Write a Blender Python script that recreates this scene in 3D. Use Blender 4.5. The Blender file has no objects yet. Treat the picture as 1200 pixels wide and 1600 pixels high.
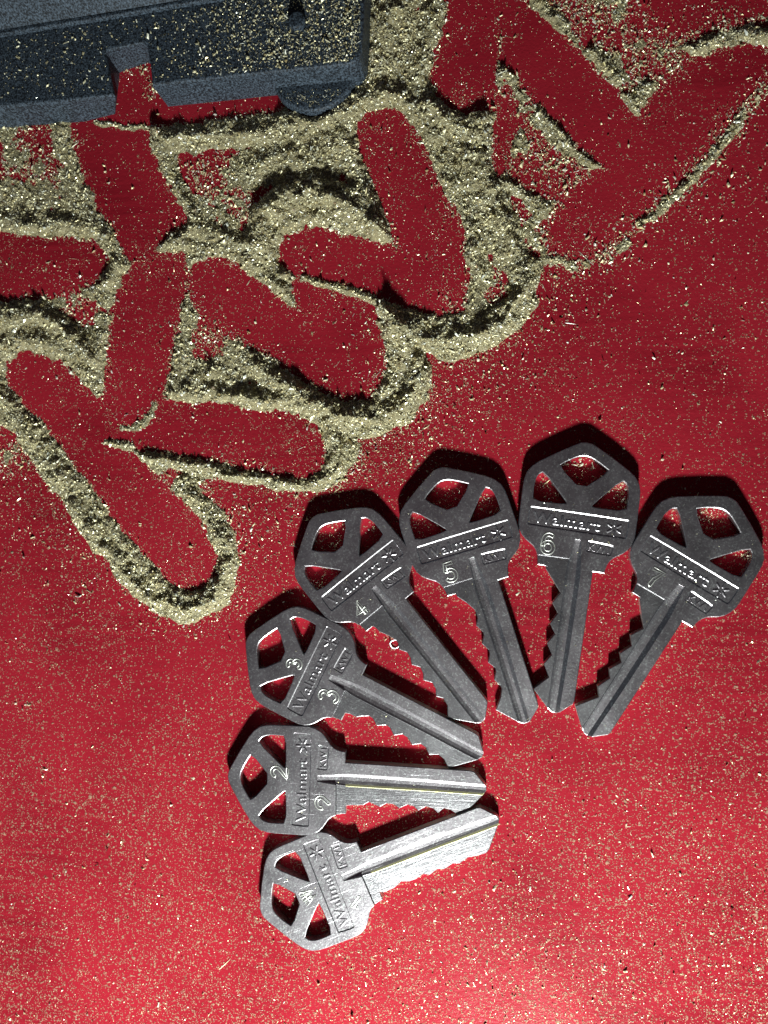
import bpy, bmesh, math
import numpy as np
from mathutils import Vector, Matrix
from mathutils.geometry import delaunay_2d_cdt

S = bpy.context.scene
COL = S.collection
MM = 0.001
rng = np.random.default_rng(7)

# ------------------------------------------------------------------ camera, world, lamp, exposure
PU = 0.13333                       # millimetres per photo pixel on the plane of the keys
F = 1108.0
HK = F * PU                        # camera above the keys' faces
H = HK + 2.0                       # camera above the table
n = np.array([0.139648, -0.0078125, 1.0]); n /= np.linalg.norm(n)
e1 = np.array([1.0, 0, 0]) - n * n[0]; e1 /= np.linalg.norm(e1)
e2 = np.cross(n, e1)


def P(px, py, z=0.0):
    """photo measurement -> millimetres on the horizontal plane at height z"""
    r = np.array([(px - 600) / F, -(py - 800) / F, 1.0])
    q = r / (r @ n) * (H - z)
    return float(q @ e1), float(q @ e2)


def Pv(X, Y, z=0.0):
    r = np.stack([(X - 600) / F, -(Y - 800) / F, np.ones_like(X)], -1)
    q = r / (r @ n)[..., None] * (H - z)
    return q @ e1, q @ e2


def PIX(x, y, z=0.0):
    q = e1[None] * x[:, None] + e2[None] * y[:, None] + n[None] * (H - z)
    return q[:, 0] / q[:, 2] * F + 600, -q[:, 1] / q[:, 2] * F + 800


cam = bpy.data.cameras.new("camera")
cam.sensor_fit = 'VERTICAL'; cam.sensor_height = 24; cam.sensor_width = 24
cam.lens = 24 * F / 1600
cam.clip_start = 0.002; cam.clip_end = 10
cam.dof.use_dof = True; cam.dof.focus_distance = 0.1495; cam.dof.aperture_fstop = 9.0
co = bpy.data.objects.new("camera", cam); COL.objects.link(co)
flip = np.diag([1, 1, -1.0])
R = np.array([flip @ e1, flip @ e2, flip @ (-n)])
M4 = Matrix.Identity(4)
for i in range(3):
    for j in range(3):
        M4[i][j] = R[i, j]
M4[2][3] = H * MM
co.matrix_world = M4
S.camera = co

w = bpy.data.worlds.new("World"); S.world = w; w.use_nodes = True
nt = w.node_tree; nt.nodes.clear()
out = nt.nodes.new('ShaderNodeOutputWorld'); bg = nt.nodes.new('ShaderNodeBackground')
geo = nt.nodes.new('ShaderNodeTexCoord'); sep = nt.nodes.new('ShaderNodeSeparateXYZ')
rmp = nt.nodes.new('ShaderNodeValToRGB')
nt.links.new(geo.outputs['Generated'], sep.inputs[0]); nt.links.new(sep.outputs['Z'], rmp.inputs[0])
rmp.color_ramp.elements[0].position = 0.0; rmp.color_ramp.elements[0].color = (0.16, 0.20, 0.26, 1)
rmp.color_ramp.elements[1].position = 0.95; rmp.color_ramp.elements[1].color = (0.105, 0.066, 0.082, 1)
el = rmp.color_ramp.elements.new(0.5); el.color = (0.09, 0.105, 0.13, 1)
rx = nt.nodes.new('ShaderNodeValToRGB'); mx = nt.nodes.new('ShaderNodeMath'); mx.operation = 'MULTIPLY_ADD'
nt.links.new(sep.outputs['X'], mx.inputs[0]); mx.inputs[1].default_value = 0.5; mx.inputs[2].default_value = 0.5
nt.links.new(mx.outputs[0], rx.inputs[0])
rx.color_ramp.elements[0].position = 0.0; rx.color_ramp.elements[0].color = (0.8, 0.95, 1.0, 1)
rx.color_ramp.elements[1].position = 1.0; rx.color_ramp.elements[1].color = (0.9, 1.0, 1.0, 1)
for p_, c_ in ((0.36, (0.75, 0.85, 0.9, 1)), (0.44, (1.25, 1.05, 1.1, 1)), (0.53, (1.25, 1.0, 1.05, 1)), (0.60, (0.12, 0.16, 0.17, 1)), (0.72, (0.14, 0.18, 0.20, 1))):
    k_ = rx.color_ramp.elements.new(p_); k_.color = c_
ml = nt.nodes.new('ShaderNodeMix'); ml.data_type = 'RGBA'; ml.blend_type = 'MULTIPLY'; ml.inputs[0].default_value = 1
nt.links.new(rmp.outputs[0], ml.inputs[6]); nt.links.new(rx.outputs[0], ml.inputs[7])
nt.links.new(ml.outputs[2], bg.inputs[0]); bg.inputs[1].default_value = 0.33
nt.links.new(bg.outputs[0], out.inputs[0])

lx, ly = P(880, 2950)
ld = bpy.data.lights.new("work_lamp", 'POINT'); ld.energy = 9.2; ld.shadow_soft_size = 0.014
ld.color = (0.93, 1.0, 0.98)
lo = bpy.data.objects.new("work_lamp", ld); COL.objects.link(lo); lo.location = (lx * MM, ly * MM, 0.132)

S.view_settings.view_transform = 'Standard'; S.view_settings.look = 'None'
S.view_settings.gamma = 1; S.view_settings.exposure = 0.0
S.view_settings.use_curve_mapping = False


# ------------------------------------------------------------------ helpers
def tag(o, label=None, cat=None, group=None, kind=None):
    if label: o["label"] = label
    if cat: o["category"] = cat
    if group: o["group"] = group
    if kind: o["kind"] = kind
    return o


def link(name, me, parent=None):
    o = bpy.data.objects.new(name, me); COL.objects.link(o); o.parent = parent
    return o


def mesh(name, V, Fc, mats, smooth=False, mi=None):
    me = bpy.data.meshes.new(name)
    me.from_pydata([tuple(v) for v in V], [], Fc)
    for m in (mats if isinstance(mats, (list, tuple)) else [mats]):
        me.materials.append(m)
    if smooth:
        me.polygons.foreach_set('use_smooth', [True] * len(me.polygons))
    me.update()
    return me


def tri_mesh(name, V, T, mats, mi=None, smooth=None):
    """fast mesh from numpy arrays, all triangles"""
    me = bpy.data.meshes.new(name)
    me.vertices.add(len(V)); me.vertices.foreach_set('co', np.ascontiguousarray(V, np.float32).ravel())
    me.loops.add(len(T) * 3); me.loops.foreach_set('vertex_index', np.ascontiguousarray(T, np.int32).ravel())
    me.polygons.add(len(T)); me.polygons.foreach_set('loop_start', np.arange(0, len(T) * 3, 3, dtype=np.int32))
    for m in mats: me.materials.append(m)
    if mi is not None: me.polygons.foreach_set('material_index', np.ascontiguousarray(mi, np.int32))
    me.polygons.foreach_set('use_smooth', np.zeros(len(T), bool) if smooth is None else smooth)
    me.update(); me.validate()
    return me


def mat(name):
    m = bpy.data.materials.new(name); m.use_nodes = True
    t = m.node_tree
    b = next(x for x in t.nodes if x.type == 'BSDF_PRINCIPLED')
    return m, t, b


def node(t, typ, **kw):
    x = t.nodes.new(typ)
    for k, v in kw.items():
        if k in x.inputs.keys() if isinstance(k, str) else False: x.inputs[k].default_value = v
        else: setattr(x, k, v)
    return x


def ramp(t, src, stops):
    r = t.nodes.new('ShaderNodeValToRGB'); e = r.color_ramp.elements
    while len(e) > 1: e.remove(e[-1])
    e[0].position, e[0].color = stops[0][0], stops[0][1]
    for p_, c_ in stops[1:]:
        k = e.new(p_); k.color = c_
    t.links.new(src, r.inputs[0])
    return r.outputs[0]


def g(v): return (v, v, v, 1)


def noise(t, scale, detail=3, rough=0.5, vec=None):
    x = t.nodes.new('ShaderNodeTexNoise')
    x.inputs['Scale'].default_value = scale; x.inputs['Detail'].default_value = detail
    x.inputs['Roughness'].default_value = rough
    if vec is not None: t.links.new(vec, x.inputs['Vector'])
    return x.outputs['Fac']


def mix(t, fac, a, b):
    x = t.nodes.new('ShaderNodeMix'); x.data_type = 'RGBA'
    if isinstance(fac, (int, float)): x.inputs[0].default_value = fac
    else: t.links.new(fac, x.inputs[0])
    for i, s in ((6, a), (7, b)):
        if isinstance(s, tuple): x.inputs[i].default_value = s
        else: t.links.new(s, x.inputs[i])
    return x.outputs[2]


def mth(t, op, a, b=None, clamp=False):
    x = t.nodes.new('ShaderNodeMath'); x.operation = op; x.use_clamp = clamp
    for i, s in enumerate((a, b)):
        if s is None: continue
        if isinstance(s, (int, float)): x.inputs[i].default_value = s
        else: t.links.new(s, x.inputs[i])
    return x.outputs[0]


def bump(t, b, h, strength, dist):
    x = t.nodes.new('ShaderNodeBump'); x.inputs['Strength'].default_value = strength
    x.inputs['Distance'].default_value = dist
    t.links.new(h, x.inputs['Height']); t.links.new(x.outputs[0], b.inputs['Normal'])
    return x


def objcoord(t, sc=(1, 1, 1), rot=(0, 0, 0), offset_random=False):
    c = t.nodes.new('ShaderNodeTexCoord'); m = t.nodes.new('ShaderNodeMapping')
    m.inputs['Scale'].default_value = sc; m.inputs['Rotation'].default_value = rot
    t.links.new(c.outputs['Object'], m.inputs['Vector'])
    if offset_random:
        oi = t.nodes.new('ShaderNodeObjectInfo'); cb = t.nodes.new('ShaderNodeCombineXYZ')
        t.links.new(mth(t, 'MULTIPLY', oi.outputs['Random'], 3.0), cb.inputs[2])
        t.links.new(cb.outputs[0], m.inputs['Location'])
    return m.outputs[0]


# ------------------------------------------------------------------ materials
def red_paint():
    m, t, b = mat("red_enamel")
    v = objcoord(t)
    broad = noise(t, 45, 4, 0.6, v)
    fine = noise(t, 900, 3, 0.6, v)
    base = mix(t, broad, (0.25, 0.0105, 0.021, 1), (0.36, 0.016, 0.028, 1))
    base = mix(t, mth(t, 'MULTIPLY', fine, 0.35), base, (0.44, 0.024, 0.036, 1))
    # scuffs: long faint strokes
    sv = objcoord(t, (60, 900, 60), (0, 0, 1.05)); sc_ = ramp(t, noise(t, 1.0, 4, 0.7, sv), [(0.63, g(0)), (0.74, g(1))])
    sm = ramp(t, noise(t, 30, 3, 0.6, v), [(0.45, g(0)), (0.65, g(0.7))])
    base = mix(t, mth(t, 'MULTIPLY', sc_, sm), base, (0.48, 0.07, 0.09, 1))
    # tan flecks stuck in the paint, two sizes
    dens = ramp(t, noise(t, 38, 4, 0.7, v), [(0.35, g(0.4)), (0.65, g(1.15))])
    tot = None
    cs = t.nodes.new('ShaderNodeSeparateXYZ'); t.links.new(v, cs.inputs[0])
    drift = mth(t, 'ADD', mth(t, 'MULTIPLY', cs.outputs[0], 1.6), mth(t, 'MULTIPLY', cs.outputs[1], -6.5))
    drift = mth(t, 'SUBTRACT', drift, 0.12)
    dens = mth(t, 'ADD', dens, drift)
    for rz_, am in ((0.86, 0.7), (-1.1, 0.6)):
        stv = objcoord(t, (40, 700, 40), (0, 0, rz_))
        stf = ramp(t, noise(t, 1.0, 4, 0.65, stv), [(0.35, g(0)), (0.65, g(am))])
        base = mix(t, mth(t, 'MULTIPLY', stf, ramp(t, noise(t, 25, 2, 0.5, v), [(0.45, g(0)), (0.65, g(1))])), base, (0.19, 0.007, 0.014, 1))
    for sc, rad, keep in ((3000, 0.38, 0.56), (1700, 0.33, 0.72), (850, 0.25, 0.88)):
        vo = t.nodes.new('ShaderNodeTexVoronoi'); vo.inputs['Scale'].default_value = sc
        wv = t.nodes.new('ShaderNodeMix'); wv.data_type = 'VECTOR'
        nz = t.nodes.new('ShaderNodeTexNoise'); nz.inputs['Scale'].default_value = sc * 1.3; nz.inputs['Detail'].default_value = 2
        t.links.new(v, nz.inputs['Vector'])
        ad = t.nodes.new('ShaderNodeVectorMath'); ad.operation = 'MULTIPLY_ADD'
        t.links.new(nz.outputs['Color'], ad.inputs[0]); ad.inputs[1].default_value = (1.1 / sc,) * 3
        t.links.new(v, ad.inputs[2]); t.links.new(ad.outputs[0], vo.inputs['Vector'])
        sp = t.nodes.new('ShaderNodeSeparateColor'); t.links.new(vo.outputs['Color'], sp.inputs[0])
        k = mth(t, 'GREATER_THAN', mth(t, 'ADD', sp.outputs[0], mth(t, 'MULTIPLY', mth(t, 'SUBTRACT', dens, 0.75), 0.5)), keep)
        size = mth(t, 'MULTIPLY', sp.outputs[1], rad)
        d = mth(t, 'MULTIPLY', mth(t, 'SUBTRACT', mth(t, 'ADD', size, rad * 0.35), vo.outputs['Distance']), 9.0, True)
        f = mth(t, 'MULTIPLY', d, k)
        tot = f if tot is None else mth(t, 'MAXIMUM', tot, f)
    fleck = mix(t, noise(t, 420, 3, 0.7, v), (0.13, 0.06, 0.04, 1), (0.58, 0.42, 0.27, 1))
    t.links.new(mix(t, mth(t, 'MULTIPLY', tot, 0.85), base, fleck), b.inputs['Base Color'])
    t.links.new(ramp(t, noise(t, 120, 4, 0.6, v), [(0.3, g(0.24)), (0.7, g(0.34))]), b.inputs['Roughness'])
    hgt = mth(t, 'ADD', mth(t, 'MULTIPLY', noise(t, 1500, 3, 0.6, v), 0.6), mth(t, 'MULTIPLY', tot, 0.8))
    b.inputs['Specular IOR Level'].default_value = 0.06
    bump(t, b, hgt, 0.7, 0.00015)
    return m


def nickel(blade=False):
    m, t, b = mat("nickel_blade" if blade else "nickel_plate")
    v = objcoord(t, offset_random=True)
    b.inputs['Metallic'].default_value = 1.0
    f1 = noise(t, 2200, 3, 0.75, v); f2 = noise(t, 160, 4, 0.6, v)
    col = mix(t, f2, (0.46, 0.42, 0.44, 1), (0.60, 0.565, 0.58, 1))
    col = mix(t, ramp(t, noise(t, 900, 4, 0.75, v), [(0.35, g(0)), (0.6, g(0.4))]), col, (0.30, 0.27, 0.29, 1))
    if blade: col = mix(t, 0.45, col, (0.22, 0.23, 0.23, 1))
    spk = ramp(t, noise(t, 2300, 2, 0.7, v), [(0.54, g(0)), (0.66, g(1.0))])
    col = mix(t, spk, col, (0.80, 0.82, 0.80, 1) if not blade else (0.55, 0.57, 0.56, 1))
    t.links.new(col, b.inputs['Base Color'])
    r0 = 0.345 if blade else 0.345
    t.links.new(ramp(t, f2, [(0.3, g(r0 - 0.02)), (0.7, g(r0 + 0.05))]), b.inputs['Roughness'])
    h = mth(t, 'MULTIPLY', f1, 0.9)
    if blade:
        sv = objcoord(t, (150, 6500, 300), offset_random=True)
        h = mth(t, 'ADD', h, mth(t, 'MULTIPLY', noise(t, 1.0, 3, 0.6, sv), 0.9))
    # hairline scratches
    for k, r_ in enumerate((0.5, -0.9)):
        hv = objcoord(t, (90, 5200, 90), (0, 0, r_), True)
        sc_ = ramp(t, noise(t, 1.0, 2, 0.5, hv), [(0.70, g(0)), (0.74, g(1))])
        h = mth(t, 'SUBTRACT', h, mth(t, 'MULTIPLY', sc_, 0.16))
    bump(t, b, h, 0.9, 0.000045)
    return m


def cut_brass():
    m, t, b = mat("cut_brass_edge")
    b.inputs['Metallic'].default_value = 0.9; b.inputs['Roughness'].default_value = 0.42
    v = objcoord(t); t.links.new(mix(t, noise(t, 700, 3, 0.6, v), (0.66, 0.66, 0.58, 1), (0.84, 0.85, 0.79, 1)), b.inputs['Base Color'])
    bump(t, b, noise(t, 2500, 2, 0.6, v), 0.4, 0.00004)
    return m


def filings_mat(name, under=False):
    m, t, b = mat(name)
    gi = t.nodes.new('ShaderNodeNewGeometry')
    if under:
        v = objcoord(t)
        c = mix(t, noise(t, 2600, 3, 0.7, v), (0.07, 0.055, 0.025, 1), (0.50, 0.44, 0.25, 1))  # darker than the grains: shade in the gaps is put into the colour
        b.inputs['Metallic'].default_value = 0.3; b.inputs['Roughness'].default_value = 0.6
        bump(t, b, noise(t, 3200, 3, 0.7, v), 1.0, 0.0003)
        t.links.new(c, b.inputs['Base Color'])
        return m
    rnd = gi.outputs['Random Per Island']
    c = ramp(t, rnd, [(0.0, (0.42, 0.33, 0.15, 1)), (0.25, (0.72, 0.64, 0.37, 1)), (0.6, (0.90, 0.84, 0.54, 1)),
                      (0.85, (0.94, 0.91, 0.68, 1)), (0.97, (0.92, 0.95, 0.85, 1)), (1.0, (0.45, 0.30, 0.16, 1))])
    t.links.new(c, b.inputs['Base Color'])
    b.inputs['Metallic'].default_value = 0.5
    t.links.new(ramp(t, mth(t, 'FRACT', mth(t, 'MULTIPLY', rnd, 37.0)), [(0, g(0.26)), (1, g(0.55))]), b.inputs['Roughness'])
    return m


def plastic(name, c0, c1, rough):
    m, t, b = mat(name)
    v = objcoord(t)
    f = noise(t, 2600, 3, 0.7, v)
    t.links.new(mix(t, ramp(t, f, [(0.42, g(0)), (0.66, g(1))]), c0, c1), b.inputs['Base Color'])
    b.inputs['Roughness'].default_value = rough
    bump(t, b, mth(t, 'ADD', f, mth(t, 'MULTIPLY', noise(t, 200, 2, 0.5, v), 0.6)), 0.55, 0.00014)
    b.inputs['Specular IOR Level'].default_value = 0.3
    return m


MR = red_paint(); MN = nickel(); MB = nickel(True); MC = cut_brass()
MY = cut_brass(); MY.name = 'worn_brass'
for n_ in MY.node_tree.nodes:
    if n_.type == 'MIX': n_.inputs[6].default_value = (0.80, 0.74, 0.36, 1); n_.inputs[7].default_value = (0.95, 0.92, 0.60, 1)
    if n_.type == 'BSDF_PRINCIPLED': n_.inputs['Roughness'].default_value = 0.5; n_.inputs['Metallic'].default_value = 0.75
MF = filings_mat("brass_filings_metal"); MU = filings_mat("packed_filings", True)
MP = plastic("blue_grey_plastic", (0.004, 0.005, 0.007, 1), (0.080, 0.108, 0.140, 1), 0.6)

# ------------------------------------------------------------------ the red surface
bm = bmesh.new()
bmesh.ops.create_cube(bm, size=1.0)
for v in bm.verts:
    v.co = Vector((v.co.x * 0.9, v.co.y * 0.9, (v.co.z - 0.5) * 0.02))
me = bpy.data.meshes.new("tabletop"); bm.to_mesh(me); bm.free(); me.materials.append(MR)
tag(link("tabletop", me), kind="structure")


# ------------------------------------------------------------------ geometry helpers for outlines
def seg_dist(X, Y, pts, closed=True):
    pts = np.asarray(pts, float); d = np.full(X.shape, 1e9)
    m_ = len(pts) if closed else len(pts) - 1
    for i in range(m_):
        a, b = pts[i], pts[(i + 1) % len(pts)]
        ab = b - a; L = (ab @ ab) + 1e-12
        tt = np.clip(((X - a[0]) * ab[0] + (Y - a[1]) * ab[1]) / L, 0, 1)
        d = np.minimum(d, np.hypot(X - a[0] - tt * ab[0], Y - a[1] - tt * ab[1]))
    return d


def inside(X, Y, pts):
    pts = np.asarray(pts, float); r = np.zeros(X.shape, bool)
    for i in range(len(pts)):
        x0, y0 = pts[i]; x1, y1 = pts[(i + 1) % len(pts)]
        if y0 == y1: continue
        c = ((y0 > Y) != (y1 > Y)) & (X < (x1 - x0) * (Y - y0) / (y1 - y0) + x0)
        r ^= c
    return r


def sdist(X, Y, pts):
    d = seg_dist(X, Y, pts)
    return np.where(inside(X, Y, pts), -d, d)      # negative inside


def chaikin(pts, it=1, keep=()):
    pts = [np.array(p, float) for p in pts]
    for _ in range(it):
        o = []
        for i in range(len(pts)):
            a, b = pts[i], pts[(i + 1) % len(pts)]
            o += [a * 0.78 + b * 0.22, a * 0.22 + b * 0.78]
        pts = o
    return [tuple(p) for p in pts]


def miter(pts, d):
    """offset a closed polygon inwards (to its left when counter-clockwise) by d"""
    pts = np.array(pts, float); A = 0
    for i in range(len(pts)):
        x0, y0 = pts[i]; x1, y1 = pts[(i + 1) % len(pts)]; A += x0 * y1 - x1 * y0
    s = 1 if A > 0 else -1
    o = []
    for i in range(len(pts)):
        a, b, c = pts[i - 1], pts[i], pts[(i + 1) % len(pts)]
        u = (b - a) / (np.linalg.norm(b - a) + 1e-9); v = (c - b) / (np.linalg.norm(c - b) + 1e-9)
        nu = np.array([-u[1], u[0]]) * s; nv = np.array([-v[1], v[0]]) * s
        m_ = nu + nv; m_ /= (np.linalg.norm(m_) + 1e-9); k = d / max(0.45, m_ @ nu)
        o.append(tuple(b + m_ * k))
    return o


# ------------------------------------------------------------------ keys (template in photo-pixel units on the key plane)
TH = 2.0 / PU                        # thickness in template units
HEAD_UP = [(-166, -6), (-165, 2), (-161, 10), (-146, 36), (-130, 61), (-122, 70.5), (-112, 77.5), (-101, 80.2), (-88, 81),
           (-42, 81), (-30, 80.5), (-20, 77.6), (-11, 72.5), (-5, 66.5), (-0.5, 59.5), (4, 53), (9, 48.6), (15, 45.4), (22, 43.6), (28, 43)]
HEAD_LO = [(28, -56.5), (21, -57), (13, -58.6), (6, -61.5), (0.5, -66), (-4, -72.5), (-8.5, -79), (-15, -85.5), (-23, -90.2), (-33, -92.7),
           (-45, -93.2), (-88, -93), (-101, -92.2), (-112, -89.5), (-122, -82.5), (-130, -73), (-146, -48), (-161, -22), (-165, -14)]
HOLES = [chaikin([(-115, 52), (-109, 60.5), (-98, 64), (-86, 64.5), (-69, 63.5), (-69, 12.5), (-74, 14.5)], 1),
         chaikin([(-126, 33), (-93, -6), (-126, -43), (-134, -33), (-143, -17), (-145.5, -6), (-143, 5), (-134, 21)], 1),
         chaikin([(-115, -64), (-109, -72.5), (-98, -76), (-86, -76.5), (-69, -75.5), (-69, -24.5), (-74, -26.5)], 1)]
PANEL = chaikin(chaikin([(-60.5, -78.5), (-56.5, 71), (-26.5, 69), (-30.5, -80)], 1)[0:0] or
                [(-60.4, -75.5), (-58.5, -78.9), (-33, -79.8), (-30.6, -77), (-26.6, 66), (-28.6, 69), (-54.5, 70.5), (-56.6, 68)], 1)
KWP = chaikin([(-18.8, 15), (-17, 12.6), (-3, 11.6), (-0.8, 13.6), (1.6, 47), (0, 49.6), (-13.4, 52.4), (-15.6, 50)], 1)
# blade relief: lines (u, v) that bound groove and milled flat, with the relief on each
U_K = [-17.5, -8, 6, 20, 32, 90, 150, 243]
LINES = [  # v at each U_K, depth factor
    ([3.2, 4.4, 5.8, 7.4, 8.4, 7.6, 6.0, 2.6], 0.0),
    ([2.4, 1.6, 0.8, 1.4, 2.0, 1.0, 0.0, -2.8], -4.7),
    ([-4.0, -3.6, -3.6, -3.8, -3.8, -4.6, -5.4, -7.6], -4.7),
    ([-5.6, -6.2, -7.4, -8.6, -9.2, -9.8, -10.2, -12.0], -3.8),
    ([-6.2, -7.6, -9.2, -11.2, -12.2, -12.8, -13.2, -15.0], -2.5),
    ([-6.9, -8.3, -9.9, -11.9, -12.9, -13.5, -13.9, -15.7], -3.0)]


def vl(i, u): return np.interp(u, U_K, LINES[i][0])


def relief(U, V):
    U = np.asarray(U, float); V = np.asarray(V, float)
    k = np.clip((U + 17.5) / 34.0, 0, 1) ** 0.8 * 0.85 + 0.15
    z = np.zeros_like(U)
    vs = [np.interp(U, U_K, L[0]) for L in LINES]; ds = [L[1] for L in LINES]
    for i in range(4):
        f = np.clip((vs[i] - V) / (vs[i] - vs[i + 1] + 1e-9), 0, 1)
        m_ = (V <= vs[i] + 1e-6) & (V >= vs[i + 1] - 1e-6)
        z = np.where(m_, ds[i] + (ds[i + 1] - ds[i]) * f, z)
    # milled flat beside the groove
    mf = np.clip((U - 12.2) / 1.2, 0, 1); low = V < vs[4] - 1e-5
    z = np.where((V <= vs[0]) & (V >= vs[4]), z * k, z)
    t5 = np.clip((vs[4] - V) / 0.7, 0, 1)
    z = np.where(low, -2.5 * k * (1 - t5) + t5 * (-3.0 * mf), z)
    z = np.where(U < -17.6, 0, z)
    for poly, dep in ((PANEL, 1.2), (KWP, 0.95)):
        sd = sdist(U, V, poly)
        z = z - dep * np.clip((-sd) / 1.45, 0, 1)
    return z


TIP_UP = [(28, 26), (226, 22.6), (231, 21), (246, 4), (249.5, -2), (249.5, -8), (245, -14)]
TEETH = {
    1: [(217, -43), (210, -47), (196, -46), (181, -43.5), (164, -47.2), (155, -43.5), (139, -46.8), (129, -43), (113, -46.4), (104, -42), (91, -45.4), (78, -44.6), (67, -40.5), (52, -46), (34, -46)],
    2: [(219.4, -41.5), (203.5, -47.0), (194, -40.6), (184, -38.6), (174, -46.6), (167, -40), (156, -37.6), (143.4, -45), (137, -38.6), (126.6, -36.4), (113.6, -43), (105, -37.2), (93.5, -36.2), (82.6, -42.6), (74.4, -39.2), (65, -35.8), (56, -41.2), (36, -42.4)],
    3: [(219, -38.5), (209.9, -46.5), (198, -36.9), (188, -34.6), (174.8, -41.6), (165.4, -33.6), (155.8, -32.4), (144.6, -40.2), (133, -32.6), (124, -31.8), (113, -39.8), (102, -31.4), (95.4, -30.4), (82.6, -38.4), (71.4, -30.4), (65, -30), (55, -35.6), (48, -40.6), (36, -40.9)],
    4: [(216, -40), (210.8, -42.8), (196, -31), (184, -29.2), (175, -36.2), (165, -28.8), (155, -27), (143.2, -35.4), (135, -29), (125, -26), (113.2, -34.4), (104, -28.8), (94, -27.2), (82.4, -34.4), (75, -29.5), (68, -28.5), (56, -33), (42, -40.4), (33, -41.2)],
    5: [(217, -41.8), (199, -27.4), (188, -22.6), (183, -23), (172, -29.4), (160, -22.4), (155, -22), (143.8, -29.8), (132, -22.8), (126, -22.4), (113.6, -29.4), (102, -22.2), (97, -22), (84.6, -29), (74, -22.8), (61.5, -22.6), (46, -32), (33, -42.4)],
    6: [(217.4, -39.8), (196.1, -19.0), (176.8, -28.7), (161.4, -18.6), (144.8, -28.0), (129.4, -17.7), (114.2, -27.1), (97.6, -17.5), (82.4, -27.5), (65.7, -17.3), (33, -42.8)],
    7: [(219.9, -41.1), (189.4, -18.7), (176.1, -28.1), (156, -19.2), (144.5, -27.0), (126.6, -17.1), (115.7, -25.6), (97.2, -16.8), (84.0, -26.2), (65.7, -15.3), (32, -41.5)]}


def key_solid(k):
    up = HEAD_UP + TIP_UP
    if k == 1: up = up[:]
    lo = TEETH[k] + [(28.4, -43.2)] + HEAD_LO
    outline = up + lo
    loops = [outline] + HOLES
    ins = [miter(outline, 1.1)] + [miter(h, -1.1) for h in HOLES]
    pts, edges = [], []

    def add_loop(L, closed=True):
        b0 = len(pts)
        pts.extend([Vector(p) for p in L])
        for i in range(len(L) if closed else len(L) - 1):
            edges.append((b0 + i, b0 + (i + 1) % len(L)))
    for L in loops + ins: add_loop(L)
    for poly in (PANEL, KWP):
        add_loop(poly); add_loop(miter(poly, 1.45))
    us = [-17.5] + list(np.arange(-14, 250, 8.0)) + [252]
    for i in range(6):
        add_loop([(u, float(vl(i, u))) for u in us], False)
    add_loop([(-17.5, 3.2), (-17.5, -6.2)], False); add_loop([(-17.8, 3.4), (-17.8, -6.4)], False)
    for uu in (12.2, 13.4): add_loop([(uu, float(vl(5, uu))), (uu, -60)], False)
    add_loop([(28, 60), (28, -70)], False)
    r = delaunay_2d_cdt(pts, edges, [], 0, 1e-4)
    V2 = np.array([tuple(v) for v in r[0]]); T = np.array([f for f in r[2] if len(f) == 3])
    c = V2[T].mean(1)
    ok = inside(c[:, 0], c[:, 1], outline)
    for h in HOLES: ok &= ~inside(c[:, 0], c[:, 1], h)
    T = T[ok]; c = c[ok]
    # upward winding
    a = V2[T]; cr = (a[:, 1, 0] - a[:, 0, 0]) * (a[:, 2, 1] - a[:, 0, 1]) - (a[:, 1, 1] - a[:, 0, 1]) * (a[:, 2, 0] - a[:, 0, 0])
    T[cr < 0] = T[cr < 0][:, ::-1]
    d = seg_dist(V2[:, 0], V2[:, 1], outline)
    for h in HOLES: d = np.minimum(d, seg_dist(V2[:, 0], V2[:, 1], h))
    Z = TH + relief(V2[:, 0], V2[:, 1]) - 0.75 * np.clip(1 - d / 1.1, 0, 1)
    return V2, T, c, Z


def key_part(V2, T, Z, name, mats, seam_u, worn=False):
    """top sheet + bottom sheet + side walls (the cut between bow and blade stays open inside the metal)"""
    used = np.unique(T); remap = -np.ones(len(V2), int); remap[used] = np.arange(len(used))
    v2 = V2[used]; z = Z[used]; t = remap[T]; m_ = len(used)
    V = np.concatenate([np.c_[v2, z], np.c_[v2, np.full(m_, 0.4)]]) * PU * MM
    e = {}
    for tri in t:
        for i in range(3):
            a, b = int(tri[i]), int(tri[(i + 1) % 3]); e[(a, b)] = 1
    walls = []
    for (a, b) in e:
        if (b, a) not in e:
            if abs(v2[a][0] - seam_u) < 1e-3 and abs(v2[b][0] - seam_u) < 1e-3 and -43.5 < (v2[a][1] + v2[b][1]) / 2 < 26.2: continue
            walls.append((a + m_, b + m_, b)); walls.append((a + m_, b, a))
    W = np.array(walls)
    TT = np.concatenate([t, t[:, ::-1] + m_, W])
    cc = v2[t].mean(1); milled = ((cc[:, 0] > 12.2) & (cc[:, 1] < np.interp(cc[:, 0], U_K, LINES[5][0]))).astype(int)
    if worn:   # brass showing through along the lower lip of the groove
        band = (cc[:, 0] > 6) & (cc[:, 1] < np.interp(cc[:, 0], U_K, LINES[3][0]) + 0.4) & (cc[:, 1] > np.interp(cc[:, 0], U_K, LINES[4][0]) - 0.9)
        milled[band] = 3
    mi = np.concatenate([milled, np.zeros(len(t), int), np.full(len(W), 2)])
    return tri_mesh(name, V, TT, mats, mi)


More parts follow.
